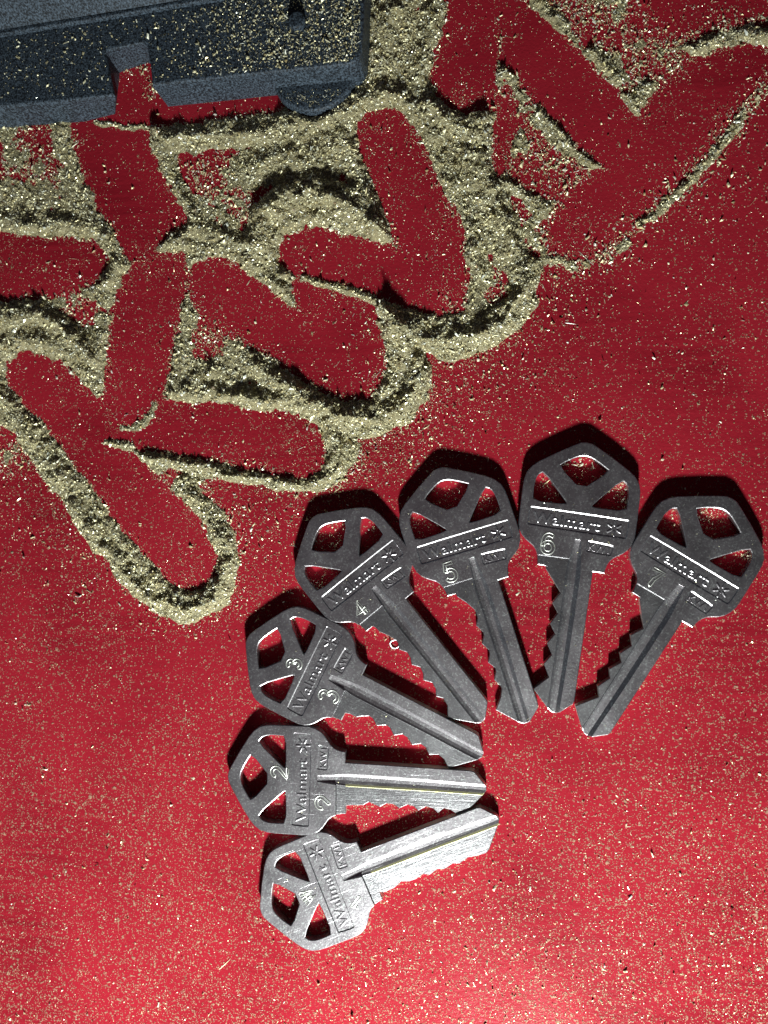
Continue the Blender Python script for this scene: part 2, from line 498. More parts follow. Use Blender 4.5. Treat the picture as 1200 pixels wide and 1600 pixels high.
def text_mesh(txt, bold=0.0, extrude=0.003, bevel=0.042):
    cu = bpy.data.curves.new("t", 'FONT'); cu.body = txt; cu.size = 1.0; cu.extrude = extrude
    cu.bevel_depth = bevel; cu.bevel_resolution = 0; cu.offset = bold; cu.resolution_u = 4
    cu.space_character = 1.06
    o = bpy.data.objects.new("t", cu); COL.objects.link(o)
    bpy.context.view_layer.update()
    me_ = bpy.data.meshes.new_from_object(o.evaluated_get(bpy.context.evaluated_depsgraph_get()))
    V = np.zeros(len(me_.vertices) * 3); me_.vertices.foreach_get('co', V); V = V.reshape(-1, 3)
    Fc = [tuple(p.vertices) for p in me_.polygons]
    bpy.data.objects.remove(o); bpy.data.curves.remove(cu); bpy.data.meshes.remove(me_)
    return V, Fc


def place_text(txt, u_top, u_bot, v0, v1, z0, z1, lean, bold, desc_ok=True):
    """letters read along +v with their tops towards -u; returns verts (template units) and faces"""
    V, Fc = text_mesh(txt, bold)
    x0, x1, y0, y1 = V[:, 0].min(), V[:, 0].max(), V[:, 1].min(), V[:, 1].max()
    xs = (V[:, 0] - x0) / (x1 - x0); ys = (V[:, 1] - y0) / (y1 - y0)
    zz = V[:, 2]; zs = (zz - zz.min()) / (zz.max() - zz.min())
    v = v0 + xs * (v1 - v0); u = u_bot + ys * (u_top - u_bot) + (v - v0) * lean
    return np.c_[u, v, z0 + zs * (z1 - z0)], Fc


def tube(pts, r, closed, z, seg=8, flat=0.8):
    pts = np.array(pts, float); N = len(pts); V, Fc = [], []
    for i in range(N):
        a = pts[i - 1] if (closed or i) else pts[i]; b = pts[(i + 1) % N] if (closed or i < N - 1) else pts[i]
        tdir = (b - a) / (np.linalg.norm(b - a) + 1e-9); nn = np.array([-tdir[1], tdir[0]])
        for j in range(seg):
            an = 2 * math.pi * j / seg
            q = pts[i] + nn * r * math.cos(an); V.append((q[0], q[1], z + r * flat * math.sin(an)))
    for i in range(N if closed else N - 1):
        for j in range(seg):
            a, b = i * seg + j, i * seg + (j + 1) % seg; c, d = ((i + 1) % N) * seg + (j + 1) % seg, ((i + 1) % N) * seg + j
            Fc.append((a, d, c, b))
    return V, Fc


def arc(cx, cy, rx, ry, a0, a1, k=10):
    return [(cx + rx * math.cos(math.radians(a)), cy + ry * math.sin(math.radians(a))) for a in np.linspace(a0, a1, k)]


DIG = {  # strokes in a box: x 0..0.66 right, y 0..1 up
    '1': [[(0.05, 0.70), (0.36, 0.98), (0.36, 0.02)]],
    '2': [arc(0.33, 0.70, 0.27, 0.27, 175, -35, 12) + [(0.04, 0.03), (0.62, 0.03)]],
    '3': [arc(0.30, 0.74, 0.25, 0.23, 150, -75, 12) + arc(0.30, 0.27, 0.30, 0.26, 75, -150, 14)],
    '4': [[(0.50, 0.0), (0.50, 0.98), (0.02, 0.30), (0.66, 0.30)]],
    '5': [[(0.60, 0.97), (0.13, 0.97), (0.08, 0.56)] + arc(0.30, 0.32, 0.31, 0.30, 125, -150, 14)],
    '6': [[(0.56, 0.90)] + arc(0.35, 0.68, 0.28, 0.30, 60, 180, 8) + arc(0.34, 0.30, 0.28, 0.29, 175, -185, 18)],
    '7': [[(0.02, 0.96), (0.62, 0.96), (0.30, 0.40), (0.24, 0.0)]],
    'hook': [arc(0.33, 0.70, 0.27, 0.27, 200, -30, 12) + [(0.30, 0.22)]],
    'mess': [[(0.0, 0.9), (0.2, 0.05), (0.32, 0.8), (0.46, 0.05), (0.66, 0.95)], [(0.05, 0.45), (0.62, 0.6)], [(0.30, 1.0), (0.34, 0.3)]]}


def stamped(ch, u_top, u_bot, v0, v1, rot, z, wd=2.5, r=1.0):
    """stamped figure: two raised lips along the stroke"""
    V, Fc = [], []
    cu, cv = (u_top + u_bot) / 2, (v0 + v1) / 2
    for st in DIG[ch]:
        q = []
        for x, y in st:
            v = v0 + x / 0.66 * (v1 - v0); u = u_bot + y * (u_top - u_bot)
            du, dv = u - cu, v - cv; c, s = math.cos(rot), math.sin(rot)
            q.append((cu + du * c - dv * s, cv + du * s + dv * c))
        q = np.array(q); L, Rr = [], []
        for i in range(len(q)):
            a = q[max(0, i - 1)]; b = q[min(len(q) - 1, i + 1)]; tt = (b - a) / (np.linalg.norm(b - a) + 1e-9)
            nn = np.array([-tt[1], tt[0]]) * wd
            L.append(q[i] + nn); Rr.append(q[i] - nn)
        loop = L + [q[-1] + (L[-1] - q[-1]) * 0.5 + (q[-1] - q[-2]) / (np.linalg.norm(q[-1] - q[-2]) + 1e-9) * wd * 0.6] + Rr[::-1]
        v_, f_ = tube(loop, r, True, z, 8, 0.6)
        b0 = len(V); V += v_; Fc += [tuple(i + b0 for i in f) for f in f_]
    return np.array(V), Fc


# lettering shared by all keys: the word, the six-ray spark and the blank code
def lettering_mesh():
    V, Fc = [], []

    def add(v, f):
        b0 = len(V); V.extend([tuple(q) for q in v]); Fc.extend([tuple(i + b0 for i in ff) for ff in f])
    add(*place_text("Walmart", -53.2, -36.4, -72.5, 29, TH - 1.95, TH - 0.45, 0.027, -0.010))
    add(*place_text("KW1", -13.8, -3.2, 15.0, 46.5, TH - 1.65, TH - 0.2, 0.05, -0.010))
    cu, cv = -41.0, 49.5
    for k in range(6):
        an = math.radians(60 * k + 2); d = np.array([math.cos(an), math.sin(an)]); nn = np.array([-d[1], d[0]])
        b0 = []; nseg = 9
        ring = []
        for i in range(nseg):
            s = i / (nseg - 1); rr = 3.0 + s * 9.6; wdt = 1.75 * math.sqrt(max(0, 1 - (2 * s - 1) ** 4)) + 0.05
            row = []
            for j in range(7):
                a2 = math.pi * j / 6
                p = np.array([cu, cv]) + d * rr + nn * wdt * math.cos(a2)
                row.append((p[0], p[1], TH - 1.22 + 1.05 * math.sin(a2) * min(1, wdt / 1.2)))
            ring += row
        f = [(i * 7 + j, (i + 1) * 7 + j, (i + 1) * 7 + j + 1, i * 7 + j + 1) for i in range(nseg - 1) for j in range(6)]
        add(ring, f)
    me_ = mesh("raised_lettering", np.array(V) * PU * MM, Fc, MN)
    me_.validate(); return me_


LET = lettering_mesh()
KEYS = {  # origin (template units from the point under the lens), rotation in degrees
    1: (-205.9, -562.6, 24.55), 2: (-244.7, -414.4, 0.05), 3: (-225.4, -260.0, -24.75), 4: (-158.3, -122.7, -49.82),
    5: (-10.5, -78.4, -71.39), 6: (142.2, -51.4, -97.04), 7: (285.3, -117.6, -120.44)}
MARKS = {
    1: [('1', -23, -2, -52, -36, 0.5), ('mess', -93, -71, -17, 1, 0.15)],
    2: [('hook', -20, 8, -50, -29, 0.0), ('2', -93, -66, -3, 14, -0.1)],
    3: [('3', -22, 8, -38, -20, 0.25), ('3', -90, -68, -15, -1, 0.35)],
    4: [('4', -18, 6, -49, -33, 0.0)],
    5: [('5', -21.5, 7, -49, -31, 0.0)],
    6: [('6', -21, 8, -54.5, -35.5, 0.0)],
    7: [('7', -21, 5, -49, -31.5, 0.06)]}
LABELS = {
    1: "lowest key of the fan, nearly uncut blade, overlapping stamps beside its spoked holes",
    2: "level key stamped 2 twice, lying just above the lowest key of the fan",
    3: "key stamped with a large 3 under its panel and a smaller 3 on its spokes",
    4: "key stamped 4, slanting down to the right, with a tiny ring burr at its teeth",
    5: "key stamped 5 below its name panel, between the keys stamped 4 and 6",
    6: "dark nickel key stamped 6, its head the highest of the fan, blade nearly upright",
    7: "dark nickel key stamped 7 at the right end of the fan, blade slanting down left"}
bow_shared = None
for k, (ox, oy, rot) in KEYS.items():
    V2, T, c, Z = key_solid(k)
    if bow_shared is None:
        bow_shared = key_part(V2, T[c[:, 0] < 28], Z, "bow", [MN, MB, MN, MY], 28)
    root = bpy.data.objects.new("door_key", None); COL.objects.link(root); root.empty_display_size = 0.01
    root.location = (ox * PU * MM, oy * PU * MM, (0.02 + 0.003 * k) * MM)
    root.rotation_euler = (0, 0, math.radians(rot))
    tag(root, LABELS[k], "key", "numbered nickel door keys fanned out on the red surface")
    link("bow", bow_shared, root)
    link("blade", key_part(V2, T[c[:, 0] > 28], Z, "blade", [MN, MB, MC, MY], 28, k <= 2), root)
    link("raised_lettering", LET, root)
    for (ch, a, b_, v0, v1, r_) in MARKS[k]:
        v_, f_ = stamped(ch, a, b_, v0, v1, r_, TH + 0.05)
        link("stamped_number", mesh("stamped_number", v_ * PU * MM, f_, MC, True), root)

# ------------------------------------------------------------------ plastic case at the top left
def prism(name, top, z0, z1, material, bev=0.0, base=None, parent=None, segs=3):
    bm = bmesh.new()
    tv = [bm.verts.new((x * MM, y * MM, z1 * MM)) for x, y in top]
    bv = [bm.verts.new((x * MM, y * MM, z0 * MM)) for x, y in (base or top)]
    N = len(top); f0 = bm.faces.new(tv); bm.faces.new(bv[::-1])
    for i in range(N): bm.faces.new((tv[i], bv[i], bv[(i + 1) % N], tv[(i + 1) % N]))
    bmesh.ops.recalc_face_normals(bm, faces=bm.faces)
    if bev:
        ed = [e for e in bm.edges if e.verts[0].co.z > (z1 - 0.01) * MM and e.verts[1].co.z > (z1 - 0.01) * MM]
        bmesh.ops.bevel(bm, geom=ed, offset=bev * MM, segments=segs, affect='EDGES', profile=0.5)
    me_ = bpy.data.meshes.new(name); bm.to_mesh(me_); bm.free(); me_.materials.append(material)
    return link(name, me_, parent)


ZC = 8.0
LEDGE = [(-160, 186), (0, 166), (100, 158), (180, 149), (172, 112), (166, 84), (170, 78), (224, 67), (230, 70), (234, 100), (237, 133), (320, 124), (400, 115),
         (540, 101), (553, 97), (561, 89), (565, 76), (568, 40), (571, -40), (575, -140), (-160, -140)]
led = [P(x, y, ZC) for x, y in LEDGE]
led0 = list(led)
for i_, q in {3: (180, 178), 4: (184, 145), 5: (187, 114), 6: (190, 112), 7: (231, 98), 8: (235, 100)}.items():
    led0[i_] = P(q[0], q[1], 0)
case = prism("plastic_case", led, 0.0, ZC, MP, 0.55, base=led0)
tag(case, "dark blue-grey plastic case corner dusted with filings, with a slot in its edge", "case")
up = [(-160, 82), (0, 57), (160, 31), (345, 0), (560, -40), (560, -135), (-155, -135)]
ub = [P(x, y, ZC) for x, y in up]
ut = [(x - 1.0, y + (8.5 if i < 5 else 0.0)) for i, (x, y) in enumerate(ub)]
prism("raised_cover", ut, ZC - 0.2, ZC + 14, MP, 0.0, base=ub, parent=case)
rim = [P(x, y, ZC) for x, y in [(-160, 84), (0, 59), (160, 33), (345, 2), (560, -38)]] + \
      [P(x, y, ZC) for x, y in [(560, -46), (345, -6), (160, 25), (0, 50), (-160, 75)]]
prism("rim_bead", rim, ZC - 0.1, ZC + 1.0, MP, 0.35, parent=case)
cx, cy = P(490, 103, 2.6)
disc = [(cx + 9.6 * math.cos(a), cy + 9.6 * math.sin(a)) for a in np.linspace(0, 2 * math.pi, 72, endpoint=False)]
prism("round_foot", disc, 0.0, 2.6, MP, 0.7, parent=case)
px_, py_ = P(463, 30, ZC + 1.2)
prism("screw_post", [(px_ + 1.75 * math.cos(a), py_ + 1.75 * math.sin(a)) for a in np.linspace(0, 2 * math.pi, 32, endpoint=False)],
      ZC - 0.1, ZC + 1.3, MP, 0.4, parent=case)

# ------------------------------------------------------------------ brass filings
GR = {  # swept strokes (photo outline of the bare red), fuzz 0..1 = how many filings are left in it
    'A': ([(110, 180), (118, 225), (135, 275), (158, 325), (185, 362), (190, 395), (215, 400), (240, 385), (290, 348), (272, 310), (252, 275), (238, 240), (230, 195), (226, 120), (170, 110)], .12),
    'B': ([(190, 395), (204, 412), (194, 440), (183, 467), (176, 510), (171, 550), (165, 612), (160, 640), (200, 672), (235, 655), (254, 617), (262, 580), (267, 550), (275, 496), (284, 455), (292, 425), (285, 400), (250, 395), (235, 385), (205, 385)], .12),
    'C': ([(8, 583), (20, 562), (42, 550), (70, 556), (92, 567), (115, 592), (142, 617), (180, 660), (208, 708), (240, 748), (275, 779), (308, 815), (333, 854), (342, 875), (337, 895), (322, 912), (304, 917), (280, 915), (262, 903), (235, 872), (200, 833), (150, 765), (100, 700), (60, 650), (20, 608)], .05),
    'D': ([(230, 622), (254, 625), (354, 635), (437, 646), (470, 654), (492, 668), (505, 692), (505, 715), (500, 735), (480, 748), (430, 740), (354, 722), (280, 708), (208, 700), (165, 690), (170, 650)], .10),
    'E': ([(298, 446), (303, 425), (315, 410), (332, 404), (350, 406), (370, 415), (400, 440), (445, 472), (475, 492), (520, 500), (585, 520), (598, 560), (592, 600), (575, 622), (537, 618), (483, 598), (430, 560), (375, 528), (330, 500), (305, 470)], .08),
    'F': ([(456, 438), (500, 440), (545, 455), (583, 475), (592, 500), (600, 545), (600, 585), (580, 610), (530, 570), (480, 520), (470, 480)], .22),
    'G': ([(438, 404), (442, 382), (455, 366), (479, 357), (510, 360), (537, 367), (583, 380), (627, 391), (700, 400), (726, 420), (728, 455), (715, 480), (690, 489), (667, 488), (630, 476), (592, 466), (537, 450), (490, 440), (458, 428), (445, 418)], .06),
    'H': ([(557, 215), (560, 192), (575, 176), (600, 170), (625, 180), (642, 200), (655, 225), (672, 262), (690, 300), (708, 330), (725, 375), (730, 430), (722, 470), (700, 488), (660, 470), (630, 420), (622, 390), (608, 350), (595, 310), (578, 270)], .25),
    'I': ([(702, -40), (700, 20), (696, 55), (683, 85), (676, 115), (685, 145), (700, 165), (722, 175), (750, 175), (772, 160), (775, 110), (782, 60), (795, 20), (800, -40)], .10),
    'J': ([(795, -40), (822, 5), (845, 28), (885, 66), (925, 104), (955, 138), (982, 168), (1010, 200), (1020, 250), (960, 300), (945, 262), (900, 222), (850, 165), (810, 122), (780, 95), (790, 60), (780, 10)], .05),
    'K': ([(1190, 74), (1155, 70), (1130, 76), (1090, 92), (1060, 115), (1032, 138), (1000, 176), (970, 220), (940, 262), (900, 300), (862, 338), (848, 370), (858, 392), (885, 404), (925, 402), (960, 375), (990, 343), (1050, 295), (1110, 225), (1150, 175), (1178, 145), (1200, 120), (1206, 90)], .06),
    'L': ([(790, 128), (782, 155), (772, 195), (768, 240), (775, 275), (786, 262), (795, 205), (800, 160)], .30),
    'M': ([(-40, 368), (0, 366), (50, 372), (100, 374), (150, 380), (164, 398), (166, 420), (150, 438), (122, 448), (80, 456), (35, 464), (0, 470), (-40, 474)], .25),
    'N': ([(125, 168), (190, 160), (255, 160), (330, 152), (430, 146), (455, 162), (440, 172), (350, 182), (270, 190), (238, 196), (160, 196), (120, 190)], .02),
}
BASE = [(-60, 60), (0, 60), (560, -60), (990, -60), (1010, 40), (1060, 60), (1120, 42), (1240, 20), (1240, 70), (1200, 66), (1150, 64), (1100, 82), (1040, 128), (1002, 178), (975, 230), (950, 275),
        (905, 330), (862, 372), (838, 420), (826, 480), (800, 520), (745, 546), (690, 548), (662, 575), (668, 615), (640, 652), (600, 668), (560, 684), (560, 720), (530, 756), (490, 764),
        (430, 756), (352, 742), (322, 756), (330, 788), (358, 818), (372, 868), (368, 925), (345, 958), (305, 974), (262, 955), (222, 922), (190, 880), (150, 838), (122, 790), (100, 740), (50, 720), (0, 735), (-60, 740)]
# lightly covered patches inside the pile: (x, y, rx, ry, amount removed)
THIN = [(315, 262, 55, 55, .95), (310, 300, 25, 40, .6), (420, 235, 70, 22, .45), (120, 310, 140, 40, .25), (110, 478, 70, 34, .75), (140, 500, 40, 50, .55), (40, 250, 60, 60, .3), (325, 540, 50, 45, .75),
        (330, 510, 40, 20, .7), (270, 735, 26, 24, .9), (880, 60, 60, 45, .0), (1000, 20, 190, 60, .55), (1060, 50, 60, 60, .5), (868, 275, 62, 66, .97), (945, 322, 60, 55, .95), (900, 390, 90, 30, .9), (815, 330, 40, 60, .7), (905, 45, 60, 40, .6), (960, 90, 50, 50, .7), (720, 260, 26, 60, .4), (700, 215, 30, 26, .5), (350, 520, 60, 40, .8), (290, 585, 30, 26, .5), (275, 748, 30, 16, .9), (60, 270, 70, 30, .5), (650, 60, 30, 60, .3),
        (930, 310, 60, 40, .6), (800, 300, 34, 70, .45), (820, 220, 40, 50, .55), (790, 400, 40, 30, .5), (-10, 690, 60, 60, .6), (590, 560, 40, 50, .0), (1120, 55, 60, 30, .3)]
# crests pushed up by the strokes: (points, height mm, half width px)
RIDGE = [([(590, 478), (615, 512), (655, 528), (700, 533), (750, 524), (795, 498), (815, 462), (822, 425)], 2.2, 22),
         ([(800, 395), (770, 340), (745, 290), (735, 240)], 1.1, 26), ([(775, 300), (790, 350), (812, 400)], 1.5, 16),
         ([(440, 596), (480, 628), (530, 652), (585, 660), (628, 640), (652, 600), (650, 560), (628, 520), (608, 490)], 2.0, 19),
         ([(120, 790), (165, 850), (205, 900), (245, 935), (300, 956), (342, 935), (358, 885), (345, 835)], 1.8, 17),
         ([(345, 835), (318, 790), (290, 755)], 1.1, 14), ([(100, 745), (130, 800), (160, 850)], 1.3, 18),
         ([(215, 712), (260, 718), (350, 738), (430, 752), (495, 760), (530, 735), (535, 700), (515, 665), (470, 640)], 1.0, 10),
         ([(270, 650), (350, 622), (430, 625), (480, 640)], 1.3, 17), ([(400, 570), (450, 610), (500, 640)], 1.5, 16),
         ([(410, 380), (415, 340), (450, 312), (500, 306), (550, 326), (590, 358)], 3.1, 26),
         ([(240, 222), (300, 216), (370, 214), (440, 204), (500, 196), (550, 172)], 1.7, 17),
         ([(545, 168), (580, 150), (620, 152), (655, 178), (680, 210)], 1.4, 20), ([(400, 260), (470, 240), (540, 235)], 1.2, 30),
         ([(246, 220), (262, 262), (285, 300), (302, 342)], 1.0, 11), ([(305, 360), (350, 370), (400, 395)], 1.2, 18),
         ([(430, 440), (450, 460), (466, 484)], .9, 12), ([(300, 395), (280, 375), (240, 372)], .8, 14),
         ([(-20, 500), (30, 496), (70, 498), (105, 522), (145, 560)], 2.0, 20), ([(-20, 340), (60, 350), (140, 352), (172, 380), (178, 430)], 1.0, 18),
         ([(-10, 610), (25, 645), (55, 690), (95, 745)], 1.7, 22), ([(-20, 540), (40, 530), (100, 545), (150, 600)], .9, 16),
         ([(1008, 178), (1045, 130), (1090, 86), (1135, 66), (1215, 58)], 1.3, 15), ([(1195, 140), (1160, 182), (1115, 238), (1060, 298)], 0.7, 8), ([(1062, 296), (1030, 330), (1000, 352)], 0.5, 8), ([(975, 380), (950, 398), (900, 416), (855, 402), (846, 372)], 0.42, 10),
         ([(835, 12), (880, 50), (930, 98), (985, 160), (1005, 184)], 1.0, 14), ([(792, 118), (850, 178), (900, 236), (945, 272)], .75, 11),
         ([(672, 170), (700, 198), (735, 206), (775, 190)], 1.6, 17), ([(680, 30), (664, 80), (655, 130), (670, 165)], 1.0, 22), ([(620, -20), (610, 40), (600, 90)], 1.4, 28),
         ([(775, -20), (780, 40), (777, 90), (776, 120)], .7, 9), ([(790, 290), (820, 300), (850, 330)], .9, 14), ([(740, 190), (760, 240), (762, 290)], 1.0, 20),
         ([(258, 440), (262, 500), (258, 560), (250, 612)], .0, 10), ([(262, 625), (300, 600), (340, 580)], .9, 18)]
STEP = 2.0
gx = np.arange(-60, 1262, STEP); gy = np.arange(-90, 1010, STEP)
GX, GY = np.meshgrid(gx, gy)


def vnoise(scale, seed, octv=3):
    r = np.random.default_rng(seed); o = np.zeros(GX.shape); amp = 1; tot = 0
    for k in range(octv):
        s = scale / 2 ** k
        nx, ny = int((gx[-1] - gx[0]) / s) + 3, int((gy[-1] - gy[0]) / s) + 3
        L = r.random((ny, nx)); fx = (GX - gx[0]) / s; fy = (GY - gy[0]) / s
        ix, iy = fx.astype(int), fy.astype(int); tx, ty = fx - ix, fy - iy
        tx = tx * tx * (3 - 2 * tx); ty = ty * ty * (3 - 2 * ty)
        o += amp * ((L[iy, ix] * (1 - tx) + L[iy, ix + 1] * tx) * (1 - ty) + (L[iy + 1, ix] * (1 - tx) + L[iy + 1, ix + 1] * tx) * ty)
        tot += amp; amp *= 0.55
    return o / tot


def sm(a, b, x):
    # smooth step from a to b (b may be smaller)
    t_ = np.clip((x - a) / (b - a), 0, 1); return t_ * t_ * (3 - 2 * t_)


wob = (vnoise(26, 3) - 0.5) * 12; wob2 = (vnoise(26, 4) - 0.5) * 12
XW, YW = GX + wob, GY + wob2
dbase = sdist(XW, YW, BASE)
cover = sm(12, -34, dbase)
for (x, y, rx, ry, a) in THIN:
    cover *= 1 - a * np.exp(-(((GX - x) / rx) ** 2 + ((GY - y) / ry) ** 2) ** 1.3)
dg = np.full(GX.shape, 1e9); fuzz = np.zeros(GX.shape)
wf = (vnoise(9, 21, 2) - .5) * 7; XG, YG = GX + wob * 0.65 + wf, GY + wob2 * 0.65 + wf
for nme, (poly, fz) in GR.items():
    d = sdist(XG, YG, poly); fuzz = np.where((d < 4) & (d < dg), fz, fuzz); dg = np.minimum(dg, d)
for (x, y, rx, ry, a) in [(600, 215, 38, 36, .75), (650, 290, 30, 50, .35), (730, 150, 46, 26, .75), (890, 350, 55, 45, .45), (575, 560, 34, 55, .55), (700, 462, 50, 30, .6), (470, 690, 40, 35, .4),
                          (292, 876, 46, 36, .35), (240, 415, 45, 34, .6), (100, 425, 70, 30, .6), (690, 360, 30, 60, .45), (520, 470, 60, 30, .5), (480, 390, 40, 25, .25), (215, 655, 30, 16, .5), (720, 40, 30, 40, .35), (90, 590, 60, 20, .3)]:
    fuzz = np.maximum(fuzz, a * np.exp(-((GX - x) / rx) ** 2 - ((GY - y) / ry) ** 2) * (dg < 3))
n1, n2, n3 = vnoise(60, 11), vnoise(14, 12), vnoise(7, 13, 2)
pat = np.clip((vnoise(34, 41, 4) - 0.40) * 5, 0, 1)
hh = cover * (0.0 + 0.70 * np.clip(n1 * 1.6 - 0.5, 0, 1) + 0.15 * pat) * (0.5 + n2)
hh += cover * 0.75 * np.exp(-((dg - 17) / 14) ** 2) * (0.35 + 1.1 * n1)
vn28 = vnoise(28, 31, 2)
for pts, hgt, wd in RIDGE:
    d = seg_dist(XW, YW, pts, False)
    d = d * (0.72 + 0.8 * vn28)
    rr = hgt * np.clip(1 - (d / (wd * 1.35)), 0, 1) ** 0.9 * (0.45 + 0.55 * n2 + 0.5 * vn28)
    hh = np.sqrt(hh ** 2 + rr ** 2)
hh *= sm(-2, 15, dg + (n3 - 0.5) * 7)
hh *= 1 - 0.85 * sm(0.50, 0.66, vnoise(46, 77, 3)) * sm(2.2, 0.9, hh) * np.clip((GX - 520) / 260, 0.35, 1) * sm(560, 430, GY)
for pts, hgt, wd in [([(474, 434), (520, 446), (560, 458), (605, 480)], .55, 8), ([(190, 668), (215, 668), (236, 652), (240, 634)], .4, 8),
                     ([(150, 192), (190, 198), (230, 199)], .5, 6), ([(165, 690), (205, 700)], .45, 8)]:
    hh = np.maximum(hh, hgt * np.clip(1 - seg_dist(XG, YG, pts, False) / wd, 0, 1) * (0.3 + 1.2 * vn28))
hh += (n3 - 0.5) * 0.5 * np.clip(hh * 2.5, 0, 1) + (n2 - 0.5) * 0.8 * np.clip(hh, 0, 1)
# the case stands here: no pile inside its walls
casepoly = [(0, 198), (180, 180), (268, 166), (400, 150), (545, 138), (574, 118), (582, -100), (-70, -100), (-70, 205)]
hh *= sm(-5, 3, sdist(GX, GY, casepoly))
hh = np.clip(hh, 0, None)
WX, WY = Pv(GX, GY, 0.0)
Vg = np.stack([WX, WY, hh - 0.12], -1).reshape(-1, 3) * MM
ny, nx = GX.shape
idx = np.arange(nx * ny).reshape(ny, nx)
hm = np.maximum.reduce([hh[:-1, :-1], hh[1:, :-1], hh[:-1, 1:], hh[1:, 1:]]) > 0.13
a, b_, c_, d_ = idx[:-1, :-1][hm], idx[1:, :-1][hm], idx[1:, 1:][hm], idx[:-1, 1:][hm]
TG = np.concatenate([np.c_[a, b_, c_], np.c_[a, c_, d_]])
used = np.unique(TG); rem = np.zeros(nx * ny, int); rem[used] = np.arange(len(used))
VG, TG = Vg[used], rem[TG]


def sample(arr, x, y):
    fx = np.clip((x - gx[0]) / STEP, 0, nx - 1.001); fy = np.clip((y - gy[0]) / STEP, 0, ny - 1.001)
    ix, iy = fx.astype(int), fy.astype(int); tx, ty = fx - ix, fy - iy
    return (arr[iy, ix] * (1 - tx) + arr[iy, ix + 1] * tx) * (1 - ty) + (arr[iy + 1, ix] * (1 - tx) + arr[iy + 1, ix + 1] * tx) * ty


def rot_batch(m_, tilt=1.0):
    """random rotation matrices; tilt < 1 keeps flakes nearer to lying flat"""
    az = rng.random(m_) * 2 * np.pi; ti = np.abs(rng.normal(0, 0.9 * tilt, m_)); ta = rng.random(m_) * 2 * np.pi
    ca, sa = np.cos(az), np.sin(az)
    Rz = np.zeros((m_, 3, 3)); Rz[:, 0, 0] = ca; Rz[:, 0, 1] = -sa; Rz[:, 1, 0] = sa; Rz[:, 1, 1] = ca; Rz[:, 2, 2] = 1
    kx, ky = np.cos(ta), np.sin(ta); c, s = np.cos(ti), np.sin(ti); C = 1 - c
    Rt = np.zeros((m_, 3, 3))
    Rt[:, 0, 0] = c + kx * kx * C; Rt[:, 0, 1] = kx * ky * C; Rt[:, 0, 2] = ky * s
    Rt[:, 1, 0] = kx * ky * C; Rt[:, 1, 1] = c + ky * ky * C; Rt[:, 1, 2] = -kx * s
    Rt[:, 2, 0] = -ky * s; Rt[:, 2, 1] = kx * s; Rt[:, 2, 2] = c
    return Rt @ Rz


def grains(x, y, z, size, tilt=1.0, needle=0.02):
    """x, y, z in mm; irregular curled chips of 5 vertices and 6 faces"""
    m_ = len(x)
    base = np.array([[-1, -.55, 0], [.9, -.7, .05], [1.05, .5, 0], [-.75, .75, .08], [.05, .02, .55]])
    V = base[None] * (1 + rng.normal(0, .28, (m_, 5, 3)))
    V[:, 4, 2] *= rng.uniform(.4, 1.6, m_)
    asp = np.exp(rng.normal(0, .32, m_)); V[:, :, 0] *= asp[:, None]; V[:, :, 1] /= asp[:, None]
    nd = rng.random(m_) < needle
    L = rng.uniform(2.2, 5.5, m_)
    V[nd, :, 0] *= L[nd, None]; V[nd, :, 1] *= .42; V[nd, :, 2] *= .6
    V = V * (size[:, None, None] * 0.5)
    Rm = rot_batch(m_, tilt); Rm[nd] = rot_batch(int(nd.sum()), 0.22 * tilt)
    V = np.einsum('nij,nkj->nki', Rm, V)
    low = V[:, :, 2].min(1)
    V[:, :, 2] += (z - low * 0.8)[:, None]
    V[:, :, 0] += x[:, None]; V[:, :, 1] += y[:, None]
    Tb = np.array([[0, 1, 4], [1, 2, 4], [2, 3, 4], [3, 0, 4], [0, 3, 2], [0, 2, 1]])
    T_ = (Tb[None] + 5 * np.arange(m_)[:, None, None]).reshape(-1, 3)
    return V.reshape(-1, 3) * MM, T_


# grains of the pile
NP = 480000
x = rng.uniform(-55, 1255, NP); y = rng.uniform(-85, 1000, NP)
h_ = sample(hh, x, y)
prob = np.clip(h_ / 0.30, 0, 1) ** 0.9
k_ = rng.random(NP) < prob
x, y, h_ = x[k_], y[k_], h_[k_]
X, Y = Pv(x, y)
size = np.clip(np.exp(rng.normal(math.log(0.215), .5, len(x))), .1, .95)
Vp, Tp = grains(X, Y, h_ - 0.14, size, 0.75, 0.006)
me = tri_mesh("brass_filings", np.concatenate([VG, Vp]), np.concatenate([TG, Tp + len(VG)]), [MU, MF],
              np.concatenate([np.zeros(len(TG), int), np.ones(len(Tp), int)]))
tag(link("brass_filings", me), "heaped pale brass filings pushed into ridges round the swept finger strokes", "metal filings", kind="stuff")

# grains lying singly where the pile thins out to red
NT = 230000
xt = rng.uniform(-55, 1255, NT); yt = rng.uniform(-85, 800, NT)
ht = sample(hh, xt, yt); bt = sample(dbase, xt, yt); gt = sample(dg, xt, yt); pt = sample(pat, xt, yt); q3 = sample(n3, xt, yt)
pt_ = sm(16, -12, bt) * np.clip(1.1 - ht / 0.22, 0, 1) * (0.18 + 0.65 * pt) * sm(-2, 5, gt) * (0.35 + 1.3 * q3)
rimd = seg_dist(xt, yt, [(1195, 136), (1160, 180), (1115, 236), (1060, 298), (1000, 350), (950, 396), (900, 416), (852, 402), (842, 366)], False)
pt_ = np.maximum(pt_, (0.95 * np.exp(-(rimd / 7) ** 2) + 0.35 * np.exp(-(rimd / 20) ** 2)) * (0.3 + 1.4 * q3))
kt = rng.random(NT) < pt_ * 0.68
xt, yt = xt[kt], yt[kt]

